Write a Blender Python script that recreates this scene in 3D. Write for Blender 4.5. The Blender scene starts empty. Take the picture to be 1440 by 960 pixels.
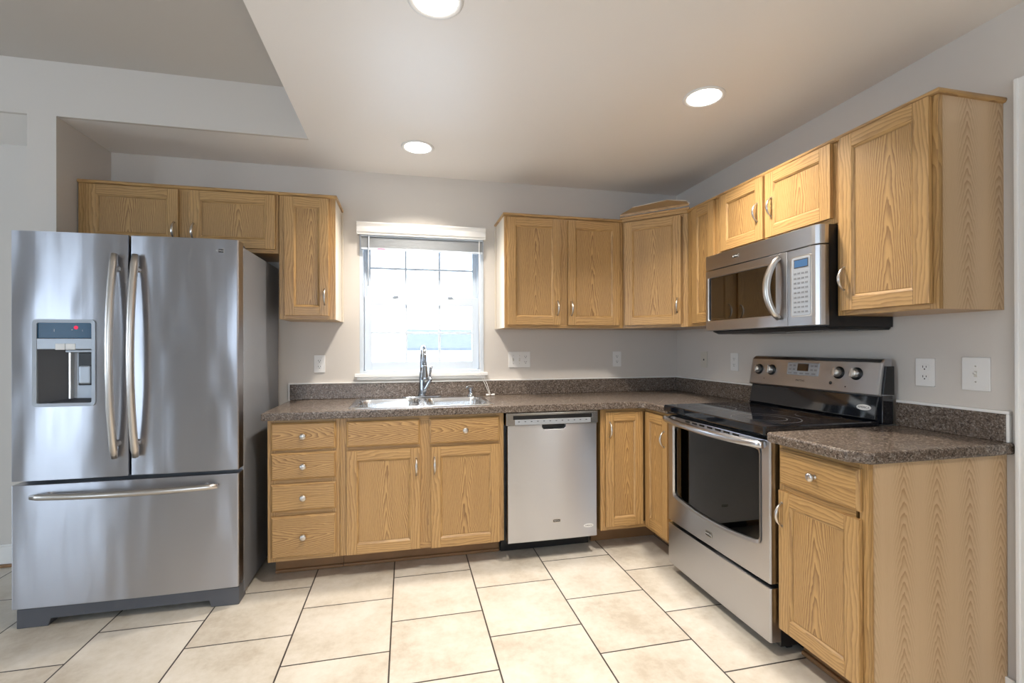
import bpy, bmesh, math, random
from mathutils import Vector, Matrix
random.seed(4)
SC = bpy.context.scene
C = SC.collection
IN = 0.0254
R = math.radians

# ------------------------------------------------------------------ camera
cam_d = bpy.data.cameras.new('camera')
cam_d.sensor_fit = 'HORIZONTAL'; cam_d.sensor_width = 36
cam_d.lens = 656.491/1440*36
cam_d.shift_y = 6.64/1440
cam_d.clip_start = 0.02; cam_d.clip_end = 200
cam = bpy.data.objects.new('camera', cam_d); C.objects.link(cam)
mw = Matrix(((0.97519, 0.002311, -0.221357), (-0.221352, -0.00245, -0.975191), (-0.002796, 0.999994, -0.001878))).to_4x4()
mw.translation = (-2.08462, -3.30461, 1.26385)
cam.matrix_world = mw
SC.camera = cam

# ------------------------------------------------------------------ colour management, world, daylight
SC.view_settings.view_transform = 'Standard'
SC.view_settings.look = 'None'
SC.view_settings.gamma = 1
SC.view_settings.use_curve_mapping = False
SC.view_settings.exposure = 0.35
SKY = 7.5
SKYCOL = (0.70, 0.84, 1.0)
CAN_POWER = 13
world = bpy.data.worlds.new('world'); SC.world = world
world.use_nodes = True
bg = world.node_tree.nodes['Background']
bg.inputs[0].default_value = (*SKYCOL, 1); bg.inputs[1].default_value = SKY
try:
    SC.cycles.use_denoising = True
    SC.cycles.max_bounces = 10
    SC.cycles.diffuse_bounces = 6
    SC.cycles.transparent_max_bounces = 16
    SC.cycles.sample_clamp_indirect = 6
    SC.cycles.blur_glossy = 0.5
except Exception:
    pass

def portal(name, loc, rot, sx, sy, power=0, col=SKYCOL):
    l = bpy.data.lights.new(name, 'AREA'); l.shape = 'RECTANGLE'
    l.size = sx*IN; l.size_y = sy*IN
    l.energy = power; l.color = col
    if power == 0:
        l.energy = 1; l.cycles.is_portal = True
    o = bpy.data.objects.new(name, l); C.objects.link(o)
    o.location = [v*IN for v in loc]; o.rotation_euler = rot
    return o
# daylight entering through the window and the unseen openings added behind the camera
portal('daylight_window', (-77.4, 6.6, 61.5), (R(90), 0, R(180)), 33, 36)          # faces -y
portal('daylight_patio', (-292, -271, 41), (R(90), 0, 0), 46, 80)                   # faces +y
portal('daylight_rear', (-124, -271, 56), (R(90), 0, 0), 70, 56)
portal('daylight_left', (-347, -115, 56), (R(90), 0, R(-90)), 88, 58)
portal('daylight_side', (9, -184, 56), (R(90), 0, R(90)), 30, 60)                   # faces -x

# ------------------------------------------------------------------ node helpers
def new_mat(name):
    m = bpy.data.materials.new(name); m.use_nodes = True
    nt = m.node_tree
    for n in list(nt.nodes): nt.nodes.remove(n)
    out = nt.nodes.new('ShaderNodeOutputMaterial')
    return m, nt, out
class G:
    """small expression helper over shader nodes"""
    def __init__(s, nt): s.nt = nt; s.L = nt.links.new
    def n(s, t, **k):
        n = s.nt.nodes.new(t)
        for a, v in k.items(): setattr(n, a, v)
        return n
    def put(s, sock, v):
        if hasattr(v, 'is_output') or isinstance(v, bpy.types.NodeSocket): s.L(v, sock)
        else: sock.default_value = v
    def m(s, op, a, b=0.0, c=None, clamp=False):
        n = s.n('ShaderNodeMath', operation=op); n.use_clamp = clamp
        s.put(n.inputs[0], a); s.put(n.inputs[1], b)
        if c is not None: s.put(n.inputs[2], c)
        return n.outputs[0]
    def mix(s, f, a, b, blend='MIX'):
        n = s.n('ShaderNodeMix', data_type='RGBA', blend_type=blend)
        s.put(n.inputs['Factor'], f)
        s.put(n.inputs[6], (*a, 1) if isinstance(a, tuple) else a)
        s.put(n.inputs[7], (*b, 1) if isinstance(b, tuple) else b)
        return n.outputs[2]
    def noise(s, vec, scale, detail=3, rough=0.5, dim='3D'):
        n = s.n('ShaderNodeTexNoise', noise_dimensions=dim)
        s.L(vec, n.inputs['Vector']); n.inputs['Scale'].default_value = scale
        n.inputs['Detail'].default_value = detail; n.inputs['Roughness'].default_value = rough
        return n.outputs['Fac']
    def comb(s, x, y, z=0.0):
        n = s.n('ShaderNodeCombineXYZ')
        s.put(n.inputs[0], x); s.put(n.inputs[1], y); s.put(n.inputs[2], z)
        return n.outputs[0]
    def sep(s, v):
        n = s.n('ShaderNodeSeparateXYZ'); s.L(v, n.inputs[0]); return n.outputs
    def ramp(s, f, stops):
        n = s.n('ShaderNodeValToRGB'); s.L(f, n.inputs[0])
        e = n.color_ramp.elements
        while len(e) < len(stops): e.new(0.5)
        for i, (p, c) in enumerate(stops):
            e[i].position = p; e[i].color = (*c, 1) if len(c) == 3 else c
        return n.outputs[0]
    def bump(s, h, strength=0.2, dist=0.001):
        n = s.n('ShaderNodeBump'); s.L(h, n.inputs['Height'])
        n.inputs['Strength'].default_value = strength; n.inputs['Distance'].default_value = dist
        return n.outputs[0]
    def bsdf(s, out, **k):
        b = s.n('ShaderNodeBsdfPrincipled'); s.L(b.outputs[0], out.inputs[0])
        for a, v in k.items():
            key = a.replace('_', ' ')
            s.put(b.inputs[key], (*v, 1) if isinstance(v, tuple) and len(v) == 3 and 'Color' in key or isinstance(v, tuple) and len(v) == 3 else v)
        return b

def plain(name, col, rough=0.5, metal=0.0, bumpscale=0, bumpstr=0.1, var=0.0, **k):
    m, nt, out = new_mat(name); g = G(nt)
    tc = g.n('ShaderNodeTexCoord').outputs['Object']
    c = col
    if var:
        f = g.noise(tc, 9, 4)
        c = g.mix(g.m('MULTIPLY', f, 1.0), tuple(x*(1-var) for x in col), tuple(min(1, x*(1+var)) for x in col))
    b = g.bsdf(out, Base_Color=c, Roughness=rough, Metallic=metal, **k)
    if bumpscale:
        g.L(g.bump(g.noise(tc, bumpscale, 3), bumpstr), b.inputs['Normal'])
    return m

def oak(name, kind, light=(0.50, 0.305, 0.115), dark=(0.14, 0.06, 0.017), k=1.0):
    """kind: straight (frames), cathedral (panels), laminate (printed sheet on exposed ends)"""
    m, nt, out = new_mat(name); g = G(nt)
    uv = g.n('ShaderNodeTexCoord').outputs['UV']
    x, y, _ = g.sep(uv)
    rnd = g.n('ShaderNodeObjectInfo').outputs['Random']
    off = g.m('MULTIPLY', rnd, 37.0)
    # slow wander of the grain
    wv = g.comb(g.m('ADD', g.m('MULTIPLY', x, 9.0), off), g.m('MULTIPLY', y, 2.2), off)
    wander = g.m('SUBTRACT', g.noise(wv, 1.0, 2), 0.5)
    wv2 = g.comb(g.m('ADD', g.m('MULTIPLY', x, 60.0), off), g.m('MULTIPLY', y, 14.0), off)
    wig = g.m('SUBTRACT', g.noise(wv2, 1.0, 2), 0.5)
    if kind == 'straight':
        ph = g.m('ADD', g.m('MULTIPLY', x, 75.0), g.m('MULTIPLY', wander, 6.0))
        ph = g.m('ADD', ph, g.m('MULTIPLY', wig, 0.8))
        amp = 0.7
    elif kind == 'wavy':
        q = g.m('MULTIPLY', g.m('POWER', g.m('ABSOLUTE', g.m('ADD', x, g.m('MULTIPLY', wander, 0.06))), 1.2), 170.0)
        ph = g.m('ADD', g.m('MULTIPLY', y, 15.0), q)
        ph = g.m('ADD', ph, g.m('ADD', g.m('MULTIPLY', wander, 5.0), g.m('MULTIPLY', wig, 1.0)))
        amp = 1.0
    elif kind == 'cathedral':
        cx = g.m('ADD', x, g.m('MULTIPLY', g.m('SUBTRACT', rnd, 0.5), 0.05))
        q = g.m('MULTIPLY', g.m('POWER', g.m('ABSOLUTE', g.m('ADD', cx, g.m('MULTIPLY', wander, 0.05))), 1.35), 250.0)
        ph = g.m('ADD', g.m('MULTIPLY', y, 9.0), q)
        ph = g.m('ADD', ph, g.m('ADD', g.m('MULTIPLY', wander, 3.0), g.m('MULTIPLY', wig, 1.0)))
        amp = 1.0
    else:
        P = 0.145
        xi = g.m('FLOOR', g.m('DIVIDE', g.m('ADD', x, 3.0), P))
        xr = g.m('SUBTRACT', g.m('MODULO', g.m('ADD', x, 3.0), P), P/2)
        a = g.m('ABSOLUTE', g.m('ADD', xr, g.m('MULTIPLY', wander, 0.012)))
        ph = g.m('ADD', g.m('MULTIPLY', y, 26.0), g.m('MULTIPLY', g.m('POWER', a, 1.3), 190.0))
        ph = g.m('ADD', ph, g.m('ADD', g.m('MULTIPLY', wig, 1.3), g.m('MULTIPLY', xi, 0.37)))
        mask = g.m('SUBTRACT', 1.0, g.m('MULTIPLY', a, 18.0), clamp=True)
        amp = g.m('MULTIPLY', mask, 0.95)
    s = g.m('FRACT', ph)
    # sharp late-wood line, soft early-wood fade
    line = g.m('POWER', s, 1.9)
    line = g.m('MULTIPLY', line, g.m('SUBTRACT', 1.0, g.m('POWER', s, 22.0)))
    pores = g.noise(g.comb(g.m('ADD', g.m('MULTIPLY', x, 700.0), off), g.m('MULTIPLY', y, 26.0), off), 1.0, 3, 0.6)
    pores = g.m('MULTIPLY', g.m('SUBTRACT', pores, 0.42, clamp=True), 2.2, clamp=True)
    tone = g.noise(g.comb(g.m('ADD', g.m('MULTIPLY', x, 18.0), off), g.m('MULTIPLY', y, 1.2), off), 1.0, 2)
    f = g.m('MULTIPLY', line, amp)
    f = g.m('ADD', f, g.m('MULTIPLY', pores, 0.30*k))
    f = g.m('ADD', f, g.m('MULTIPLY', g.m('SUBTRACT', tone, 0.5), 0.35), clamp=True)
    col = g.mix(f, light, dark)
    # board to board shade
    col = g.mix(0.10, col, g.mix(rnd, (0.70, 0.40, 0.17), (0.42, 0.22, 0.09)))
    b = g.bsdf(out, Base_Color=col, Roughness=0.38)
    b.inputs['Coat Weight'].default_value = 0.25; b.inputs['Coat Roughness'].default_value = 0.25
    g.L(g.bump(g.m('SUBTRACT', 1.0, pores), 0.12, 0.0005), b.inputs['Normal'])
    return m

def steel(name, col=(0.55, 0.555, 0.58), rough=0.33, wave=0.0, along='x'):
    m, nt, out = new_mat(name); g = G(nt)
    tc = g.n('ShaderNodeTexCoord').outputs['Object']
    x, y, z = g.sep(tc)
    if along == 'x': v = g.comb(g.m('MULTIPLY', x, 6.0), g.m('MULTIPLY', y, 6.0), g.m('MULTIPLY', z, 500.0))
    else: v = g.comb(g.m('MULTIPLY', x, 900.0), g.m('MULTIPLY', y, 900.0), g.m('MULTIPLY', z, 6.0))
    br = g.noise(v, 1.0, 3)
    r = g.m('ADD', rough-0.035, g.m('MULTIPLY', br, 0.008))
    c = g.mix(br, tuple(a*0.985 for a in col), tuple(min(1, a*1.015) for a in col))
    b = g.bsdf(out, Base_Color=c, Roughness=r, Metallic=1.0)
    b.inputs['Anisotropic'].default_value = 0.88; b.inputs['Anisotropic Rotation'].default_value = 0.25
    tg = g.n('ShaderNodeTangent', direction_type='RADIAL', axis='Z'); g.L(tg.outputs[0], b.inputs['Tangent'])
    hgt = g.m('MULTIPLY', br, 0.0)
    if wave:
        w = g.noise(g.comb(g.m('MULTIPLY', x, 7.0), g.m('MULTIPLY', y, 4.0), g.m('MULTIPLY', z, 2.2)), 1.0, 1)
        hgt = g.m('ADD', hgt, g.m('MULTIPLY', w, wave*0.02))
    n = g.n('ShaderNodeBump'); g.L(hgt, n.inputs['Height']); n.inputs['Strength'].default_value = 1.0; n.inputs['Distance'].default_value = 1.0
    g.L(n.outputs[0], b.inputs['Normal'])
    return m

def speckle(name):
    m, nt, out = new_mat(name); g = G(nt)
    tc = g.n('ShaderNodeTexCoord').outputs['Object']
    def vor(scale):
        n = g.n('ShaderNodeTexVoronoi'); g.L(tc, n.inputs['Vector']); n.inputs['Scale'].default_value = scale
        return g.sep(n.outputs['Color'])[0]
    a = vor(230.0); b_ = vor(140.0)
    c = g.ramp(a, [(0.0, (0.035, 0.026, 0.021)), (0.25, (0.085, 0.062, 0.048)), (0.55, (0.17, 0.13, 0.103)), (0.82, (0.26, 0.215, 0.18)), (1.0, (0.44, 0.39, 0.34))])
    d = g.ramp(b_, [(0.0, (0.03, 0.024, 0.02)), (0.4, (0.15, 0.11, 0.085)), (0.9, (0.2, 0.16, 0.13)), (1.0, (0.40, 0.36, 0.32))])
    col = g.mix(1.0, g.mix(0.45, c, d), (0.84, 0.83, 0.82), 'MULTIPLY')
    b = g.bsdf(out, Base_Color=col, Roughness=0.27)
    g.L(g.bump(g.noise(tc, 260, 2), 0.10, 0.0005), b.inputs['Normal'])
    return m

def tile_floor(name):
    m, nt, out = new_mat(name); g = G(nt)
    tc = g.n('ShaderNodeTexCoord').outputs['Object']
    x, y, z = g.sep(tc)
    P = 16.65*IN
    ty = g.m('ADD', x, (18.15*IN + P*40)); tx = g.m('ADD', y, (34.3*IN + P*40))
    v = g.comb(tx, ty)
    bt = g.n('ShaderNodeTexBrick'); g.L(v, bt.inputs['Vector'])
    bt.offset = 0.5; bt.offset_frequency = 2; bt.squash = 1.0
    bt.inputs['Scale'].default_value = 1.0
    bt.inputs['Brick Width'].default_value = P; bt.inputs['Row Height'].default_value = P
    bt.inputs['Mortar Size'].default_value = 0.13*IN; bt.inputs['Mortar Smooth'].default_value = 0.0
    bt.inputs['Color1'].default_value = (0, 0, 0, 1); bt.inputs['Color2'].default_value = (1, 1, 1, 1)
    bt.inputs['Mortar'].default_value = (0, 0, 0, 1)
    tv = g.sep(bt.outputs['Color'])[0]
    n1 = g.noise(g.comb(x, y, g.m('MULTIPLY', tv, 5.0)), 3.2, 6, 0.62)
    n2 = g.noise(tc, 28, 5, 0.7)
    f = g.m('ADD', g.m('MULTIPLY', n1, 0.7), g.m('MULTIPLY', n2, 0.3))
    c = g.ramp(f, [(0.36, (0.47, 0.415, 0.34)), (0.47, (0.58, 0.535, 0.46)), (0.58, (0.655, 0.615, 0.55)), (0.70, (0.71, 0.68, 0.615))])
    c = g.mix(g.m('MULTIPLY', tv, 0.10), c, (0.62, 0.54, 0.43))
    col = g.mix(bt.outputs['Fac'], c, (0.045, 0.038, 0.034))
    rg = g.m('ADD', 0.30, g.m('MULTIPLY', n2, 0.18))
    b = g.bsdf(out, Base_Color=col, Roughness=rg)
    h = g.m('SUBTRACT', g.m('MULTIPLY', n2, 0.12), bt.outputs['Fac'])
    g.L(g.bump(h, 0.35, 0.0012), b.inputs['Normal'])
    return m

def glass(name, tint=(1, 1, 1), gloss=0.06, dark=None, rough=0.0):
    m, nt, out = new_mat(name); g = G(nt)
    t = g.n('ShaderNodeBsdfTransparent'); t.inputs[0].default_value = (*tint, 1)
    gl = g.n('ShaderNodeBsdfGlossy'); gl.inputs[0].default_value = (1, 1, 1, 1); gl.inputs['Roughness'].default_value = rough
    fr = g.n('ShaderNodeFresnel'); fr.inputs[0].default_value = 1.5
    fac = g.m('ADD', fr.outputs[0], gloss-0.04, clamp=True)
    mx = g.n('ShaderNodeMixShader'); g.L(fac, mx.inputs[0]); g.L(t.outputs[0], mx.inputs[1]); g.L(gl.outputs[0], mx.inputs[2])
    g.L(mx.outputs[0], out.inputs[0])
    return m

def emit(name, col, s):
    m, nt, out = new_mat(name); g = G(nt)
    e = g.n('ShaderNodeEmission'); e.inputs[0].default_value = (*col, 1); e.inputs[1].default_value = s
    g.L(e.outputs[0], out.inputs[0]); return m

OAK_F = oak('oak_frame', 'straight')
OAK_P = oak('oak_panel', 'cathedral')
OAK_W = oak('oak_wavy', 'wavy')
OAK_L = oak('oak_laminate', 'laminate', light=(0.60, 0.43, 0.26), dark=(0.30, 0.17, 0.07), k=0.5)
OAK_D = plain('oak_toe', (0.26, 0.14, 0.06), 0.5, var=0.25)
PALE = plain('pale_laminate', (0.66, 0.60, 0.51), 0.45, var=0.03)
WALL = plain('wall_paint', (0.63, 0.59, 0.545), 0.75, bumpscale=260, bumpstr=0.06)
CEIL = plain('ceiling_paint', (0.82, 0.79, 0.76), 0.45, bumpscale=200, bumpstr=0.06)
CEIL_DIM = plain('raised_ceiling_dimmed', (0.52, 0.49, 0.455), 0.8, bumpscale=200, bumpstr=0.08)  # wall paint darkened, the raised ceiling's dimmer light put into its colour
TRIM = plain('white_trim', (0.80, 0.79, 0.77), 0.35)
VINYL = plain('white_vinyl', (0.60, 0.66, 0.73), 0.35)
FLOOR = tile_floor('floor_tile')
STONE = speckle('speckled_laminate')
STEEL = steel('brushed_steel', wave=0.10)
STEEL_F = steel('fridge_steel', col=(0.47, 0.475, 0.51), rough=0.31, wave=0.30)
STEEL_D = steel('dark_steel', col=(0.30, 0.29, 0.28), rough=0.3)
NICKEL = plain('brushed_nickel', (0.63, 0.59, 0.545), 0.28, 1.0)
CHROME = plain('chrome', (0.50, 0.54, 0.60), 0.12, 1.0)
SINKM = steel('sink_steel', col=(0.80, 0.81, 0.82), rough=0.22)
BLACKG = plain('black_gloss', (0.006, 0.008, 0.012), 0.05, Specular_IOR_Level=1.0)
BLACK = plain('black_plastic', (0.012, 0.012, 0.013), 0.35, var=0.1)
DGREY = plain('dark_grey', (0.055, 0.055, 0.06), 0.45)
GREY = plain('grey_paint', (0.24, 0.25, 0.27), 0.42, 0.3, bumpscale=700, bumpstr=0.05)
LGREY = plain('light_grey', (0.42, 0.45, 0.49), 0.35, 0.4)
BASEG = plain('grille_grey', (0.09, 0.095, 0.11), 0.45)
WHITEP = plain('white_plastic', (0.78, 0.77, 0.75), 0.35)
IVORY = plain('ivory_plastic', (0.62, 0.58, 0.50), 0.4)
SLOT = plain('slot_dark', (0.03, 0.028, 0.026), 0.5)
GLASS = glass('window_glass')
OVENG = glass('oven_glass', tint=(0.30, 0.27, 0.33), gloss=0.05)
MICROG = glass('microwave_glass', tint=(0.10, 0.09, 0.12), gloss=0.15, rough=0.03)
LAMP = emit('lamp_lens', (1.0, 0.97, 0.92), 9.0)
LCD_BLUE = emit('lcd_blue', (0.25, 0.5, 0.9), 0.35)
LED_RED = emit('led_red', (0.9, 0.05, 0.12), 0.9)
CYAN = plain('display_glass', (0.004, 0.06, 0.13), 0.15, Specular_IOR_Level=0.25)
PINK = plain('pink_sticker', (0.75, 0.12, 0.25), 0.5)
CORDM = plain('white_cord', (0.85, 0.84, 0.82), 0.6)
BURN = plain('burner_print', (0.10, 0.10, 0.11), 0.25)
SCUFF = plain('scuff', (0.08, 0.05, 0.03), 0.5, var=0.3)
SHINGLE = plain('roof_shingle', (0.085, 0.095, 0.105), 0.9, var=0.35)
SIDING = plain('house_siding', (0.75, 0.75, 0.74), 0.8, var=0.03)
SLATM = plain('blind_slat', (0.40, 0.42, 0.44), 0.5, var=0.1)

# ------------------------------------------------------------------ mesh builder (inches)
class MB:
    def __init__(s): s.v = []; s.f = []; s.uv = []; s.mi = []; s.sm = []
    def face(s, pts, uvs=None, mat=0, smooth=False):
        i = len(s.v); s.v += [tuple(p) for p in pts]
        s.f.append(list(range(i, i+len(pts))))
        if uvs is None: uvs = [(0, 0)]*len(pts)
        s.uv.append(uvs); s.mi.append(mat); s.sm.append(smooth)
    def box(s, x0, x1, y0, y1, z0, z1, grain='z', mat=0, ctr=True, mats=None):
        x0, x1 = min(x0, x1), max(x0, x1); y0, y1 = min(y0, y1), max(y0, y1); z0, z1 = min(z0, z1), max(z0, z1)
        P = [(x0,y0,z0),(x1,y0,z0),(x1,y1,z0),(x0,y1,z0),(x0,y0,z1),(x1,y0,z1),(x1,y1,z1),(x0,y1,z1)]
        F = [('z',(0,3,2,1)),('z',(4,5,6,7)),('y',(0,1,5,4)),('y',(2,3,7,6)),('x',(3,0,4,7)),('x',(1,2,6,5))]
        c = [(x0+x1)/2, (y0+y1)/2, (z0+z1)/2]
        ru, rv = (0, random.uniform(-.5, .5)) if ctr else (0, 0)
        gi = 'xyz'.index(grain); base = len(s.v); s.v += P
        for fi, (ax, idx) in enumerate(F):
            ai = 'xyz'.index(ax); rest = [k for k in range(3) if k != ai]
            if gi in rest: vi = gi; ui = [k for k in rest if k != gi][0]
            else: ui, vi = rest
            s.f.append([base+k for k in idx])
            s.uv.append([((P[k][ui]-c[ui])*IN+ru, (P[k][vi]-c[vi])*IN+rv) for k in idx])
            s.mi.append(mats[fi] if mats else mat); s.sm.append(False)
        return s
    def loft(s, rings, close=True, cap0=True, cap1=True, mat=0, smooth=True, capmat=None):
        """rings: list of equal-length point loops"""
        base = len(s.v); n = len(rings[0])
        for r in rings: s.v += [tuple(p) for p in r]
        for i in range(len(rings)-1):
            for j in range(n if close else n-1):
                a = base+i*n+j; b = base+i*n+(j+1) % n
                s.f.append([a, b, b+n, a+n]); s.uv.append([(0, 0)]*4); s.mi.append(mat); s.sm.append(smooth)
        cm = mat if capmat is None else capmat
        if cap0: s.f.append([base+j for j in range(n)][::-1]); s.uv.append([(0, 0)]*n); s.mi.append(cm); s.sm.append(False)
        if cap1:
            o = base+(len(rings)-1)*n
            s.f.append([o+j for j in range(n)]); s.uv.append([(0, 0)]*n); s.mi.append(cm); s.sm.append(False)
        return s
    def prism(s, poly, axis, a0, a1, mat=0, smooth=False):
        def P(u, v, w):
            return {'z': (u, v, w), 'x': (w, u, v), 'y': (u, w, v)}[axis]
        return s.loft([[P(u, v, a0) for u, v in poly], [P(u, v, a1) for u, v in poly]], mat=mat, smooth=smooth)
    def tube(s, pts, rad, seg=12, mat=0, squash=None, closed=False):
        pts = [Vector(p) for p in pts]; n = len(pts)
        if not isinstance(rad, (list, tuple)): rad = [rad]*n
        up = None; rings = []
        for i, p in enumerate(pts):
            t = (pts[min(i+1, n-1)]-pts[max(i-1, 0)])
            if closed: t = pts[(i+1) % n]-pts[(i-1) % n]
            t.normalize()
            if up is None:
                up = Vector((0, 0, 1)) if abs(t.z) < 0.9 else Vector((1, 0, 0))
                up = (up-t*up.dot(t)).normalized()
            else: up = (up-t*up.dot(t)).normalized()
            sd = t.cross(up)
            a, b = (squash if squash else (1, 1))
            rings.append([p+(up*math.cos(q)*a+sd*math.sin(q)*b)*rad[i] for q in [2*math.pi*k/seg for k in range(seg)]])
        if closed: rings.append(rings[0])
        return s.loft(rings, mat=mat, smooth=True, cap0=not closed, cap1=not closed)
    def lathe(s, prof, origin, axis, seg=24, mat=0, smooth=True):
        """prof: (radius, height along axis)"""
        o = Vector(origin); ax = Vector(axis).normalized()
        u = ax.orthogonal().normalized(); w = ax.cross(u)
        rings = [[o+ax*h+(u*math.cos(q)+w*math.sin(q))*max(r, 1e-4) for q in [2*math.pi*k/seg for k in range(seg)]] for r, h in prof]
        return s.loft(rings, mat=mat, smooth=smooth)
    def mesh(s, name, mats, matrix=None):
        me = bpy.data.meshes.new(name)
        vs = [Vector(v) for v in s.v]
        if matrix is not None: vs = [matrix @ v for v in vs]
        me.from_pydata([v*IN for v in vs], [], s.f)
        uvl = me.uv_layers.new(name='UVMap')
        k = 0
        for fuv in s.uv:
            for t in fuv: uvl.data[k].uv = t; k += 1
        for p, mi, sm in zip(me.polygons, s.mi, s.sm): p.material_index = mi; p.use_smooth = sm
        for m in (mats if isinstance(mats, (list, tuple)) else [mats]): me.materials.append(m)
        bm = bmesh.new(); bm.from_mesh(me)
        bmesh.ops.recalc_face_normals(bm, faces=bm.faces); bm.to_mesh(me); bm.free()
        return me
    def build(s, name, mats, parent=None, bevel=0, matrix=None, seg=2, label=None):
        me = s.mesh(name, mats, matrix)
        o = bpy.data.objects.new(name, me); C.objects.link(o)
        if parent is not None: o.parent = parent
        if bevel: add_bevel(o, bevel, seg)
        if label: o['label'] = label
        return o

def add_bevel(o, w, seg=2):
    b = o.modifiers.new('bevel', 'BEVEL'); b.width = w*IN; b.segments = seg
    b.limit_method = 'ANGLE'; b.angle_limit = R(40)
    return b
def cut(o, cutters):
    """subtract boxes / prisms from a mesh object, keeping one mesh"""
    tmp = []
    for c in cutters:
        me = c.mesh('cutter', [])
        t = bpy.data.objects.new('cutter', me); C.objects.link(t)
        if o.parent: t.parent = o.parent
        tmp.append(t)
        m = o.modifiers.new('cut', 'BOOLEAN'); m.object = t; m.operation = 'DIFFERENCE'; m.solver = 'EXACT'
    bpy.context.view_layer.update()
    dg = bpy.context.evaluated_depsgraph_get()
    me = bpy.data.meshes.new_from_object(o.evaluated_get(dg), preserve_all_data_layers=True, depsgraph=dg)
    old = o.data; o.modifiers.clear(); o.data = me; me.name = o.name
    for t in tmp:
        d = t.data; bpy.data.objects.remove(t); bpy.data.meshes.remove(d)
    bpy.data.meshes.remove(old)
def text(name, body, size, m4, mat, parent, extr=0.01, align='CENTER'):
    cu = bpy.data.curves.new(name, 'FONT'); cu.body = body; cu.size = size; cu.extrude = extr
    cu.align_x = align; cu.align_y = 'CENTER'; cu.resolution_u = 3
    t = bpy.data.objects.new('tmp_text', cu); C.objects.link(t)
    bpy.context.view_layer.update()
    dg = bpy.context.evaluated_depsgraph_get()
    me = bpy.data.meshes.new_from_object(t.evaluated_get(dg), depsgraph=dg)
    bpy.data.objects.remove(t); bpy.data.curves.remove(cu)
    for v in me.vertices: v.co = (m4 @ v.co)*IN
    me.materials.clear(); me.materials.append(mat); me.name = name
    o = bpy.data.objects.new(name, me); C.objects.link(o); o.parent = parent
    return o
FRONT = Matrix.Rotation(R(90), 4, 'X')          # text plane faces local -y

def thing(name, label, cat, loc=(0, 0, 0), rz=0, group=None, kind=None):
    o = bpy.data.objects.new(name, None); C.objects.link(o)
    o.empty_display_size = 0.1
    o.location = [v*IN for v in loc]; o.rotation_euler = (0, 0, R(rz))
    return tag(o, label, cat, group, kind)
def tag(o, label=None, cat=None, group=None, kind=None):
    if label: o['label'] = label
    if cat: o['category'] = cat
    if group: o['group'] = group
    if kind: o['kind'] = kind
    return o
def struct(mb, name, mat, label=None, bevel=0):
    o = mb.build(name, mat, None, bevel); o['kind'] = 'structure'
    if label: o['label'] = label
    return o
def rrect(x0, x1, y0, y1, r, n=6):
    out = []
    for cx, cy, a in ((x1-r, y1-r, 0), (x0+r, y1-r, 90), (x0+r, y0+r, 180), (x1-r, y0+r, 270)):
        for k in range(n+1):
            q = R(a+90*k/n); out.append((cx+r*math.cos(q), cy+r*math.sin(q)))
    return out

# ================================================================== SETTING
H = 96.6; HU = 107.6; SX = -103.4     # lower ceiling, raised ceiling, edge of lower ceiling
WL = -342; YR = -265
struct(MB().box(WL-4, 60, YR-4, 6, -4, 0), 'floor', FLOOR, 'cream square tile floor in running bond with dark grout')
b = MB()
WX0, WX1, WZ0, WZ1 = -94.1, -60.7, 42.7, 80.2
b.box(WL-4, WX0, 0, 6, 0, 112); b.box(WX1, 5, 0, 6, 0, 112); b.box(WX0, WX1, 0, 6, 0, WZ0); b.box(WX0, WX1, 0, 6, WZ1, 112)
struct(b, 'wall_back', WALL, 'grey painted wall with the window over the sink')
b = MB()
b.box(0, 5, -85.4, 0, 0, 112); b.box(0, 5, -118, -85.4, 83.6, 112); b.box(0, 5, -168, -118, 0, 112)
b.box(0, 5, -200, -168, 0, 24); b.box(0, 5, -200, -168, 86, 112); b.box(0, 5, YR, -200, 0, 112)
struct(b, 'wall_right', WALL, 'grey painted wall behind the range')
b = MB()
b.box(WL, -316, YR-4, YR, 0, 112); b.box(-316, -268, YR-4, YR, 81, 112); b.box(-268, -160, YR-4, YR, 0, 112)
b.box(-160, -88, YR-4, YR, 0, 28); b.box(-160, -88, YR-4, YR, 84, 112); b.box(-88, 5, YR-4, YR, 0, 112)
struct(b, 'wall_rear', WALL)
struct(MB().box(WL-4, WL, YR, -160, 0, 112).box(WL-4, WL, -70, 0, 0, 112).box(WL-4, WL, -160, -70, 0, 26).box(WL-4, WL, -160, -70, 86, 112), 'wall_left', WALL)
struct(MB().box(5, 60, -140, -136, 0, 112).box(56, 60, -136, -60, 0, 112).box(5, 60, -64, -60, 0, 112), 'wall_hallway', WALL)
# short wing wall that ends the fridge alcove
struct(MB().box(-155.7, -150.8, -18, 0, 0, H), 'wall_alcove', WALL, 'narrow wing wall beside the refrigerator')
struct(MB().box(WL, SX, -18, -17.2, H, HU), 'wall_header', WALL, 'wall band above the alcove opening')
struct(MB().box(SX, 60, YR, 0, H, H+1).box(WL, SX, -17.2, 0, H, H+1), 'ceiling', CEIL, 'lower kitchen ceiling with recessed lights')
struct(MB().box(SX, SX+0.7, YR, -17.2, H+1, HU), 'wall_soffit', WALL)
struct(MB().box(WL, SX+0.7, YR, -18, HU, HU+1), 'ceiling.001', CEIL_DIM, 'raised ceiling at the left')
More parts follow.
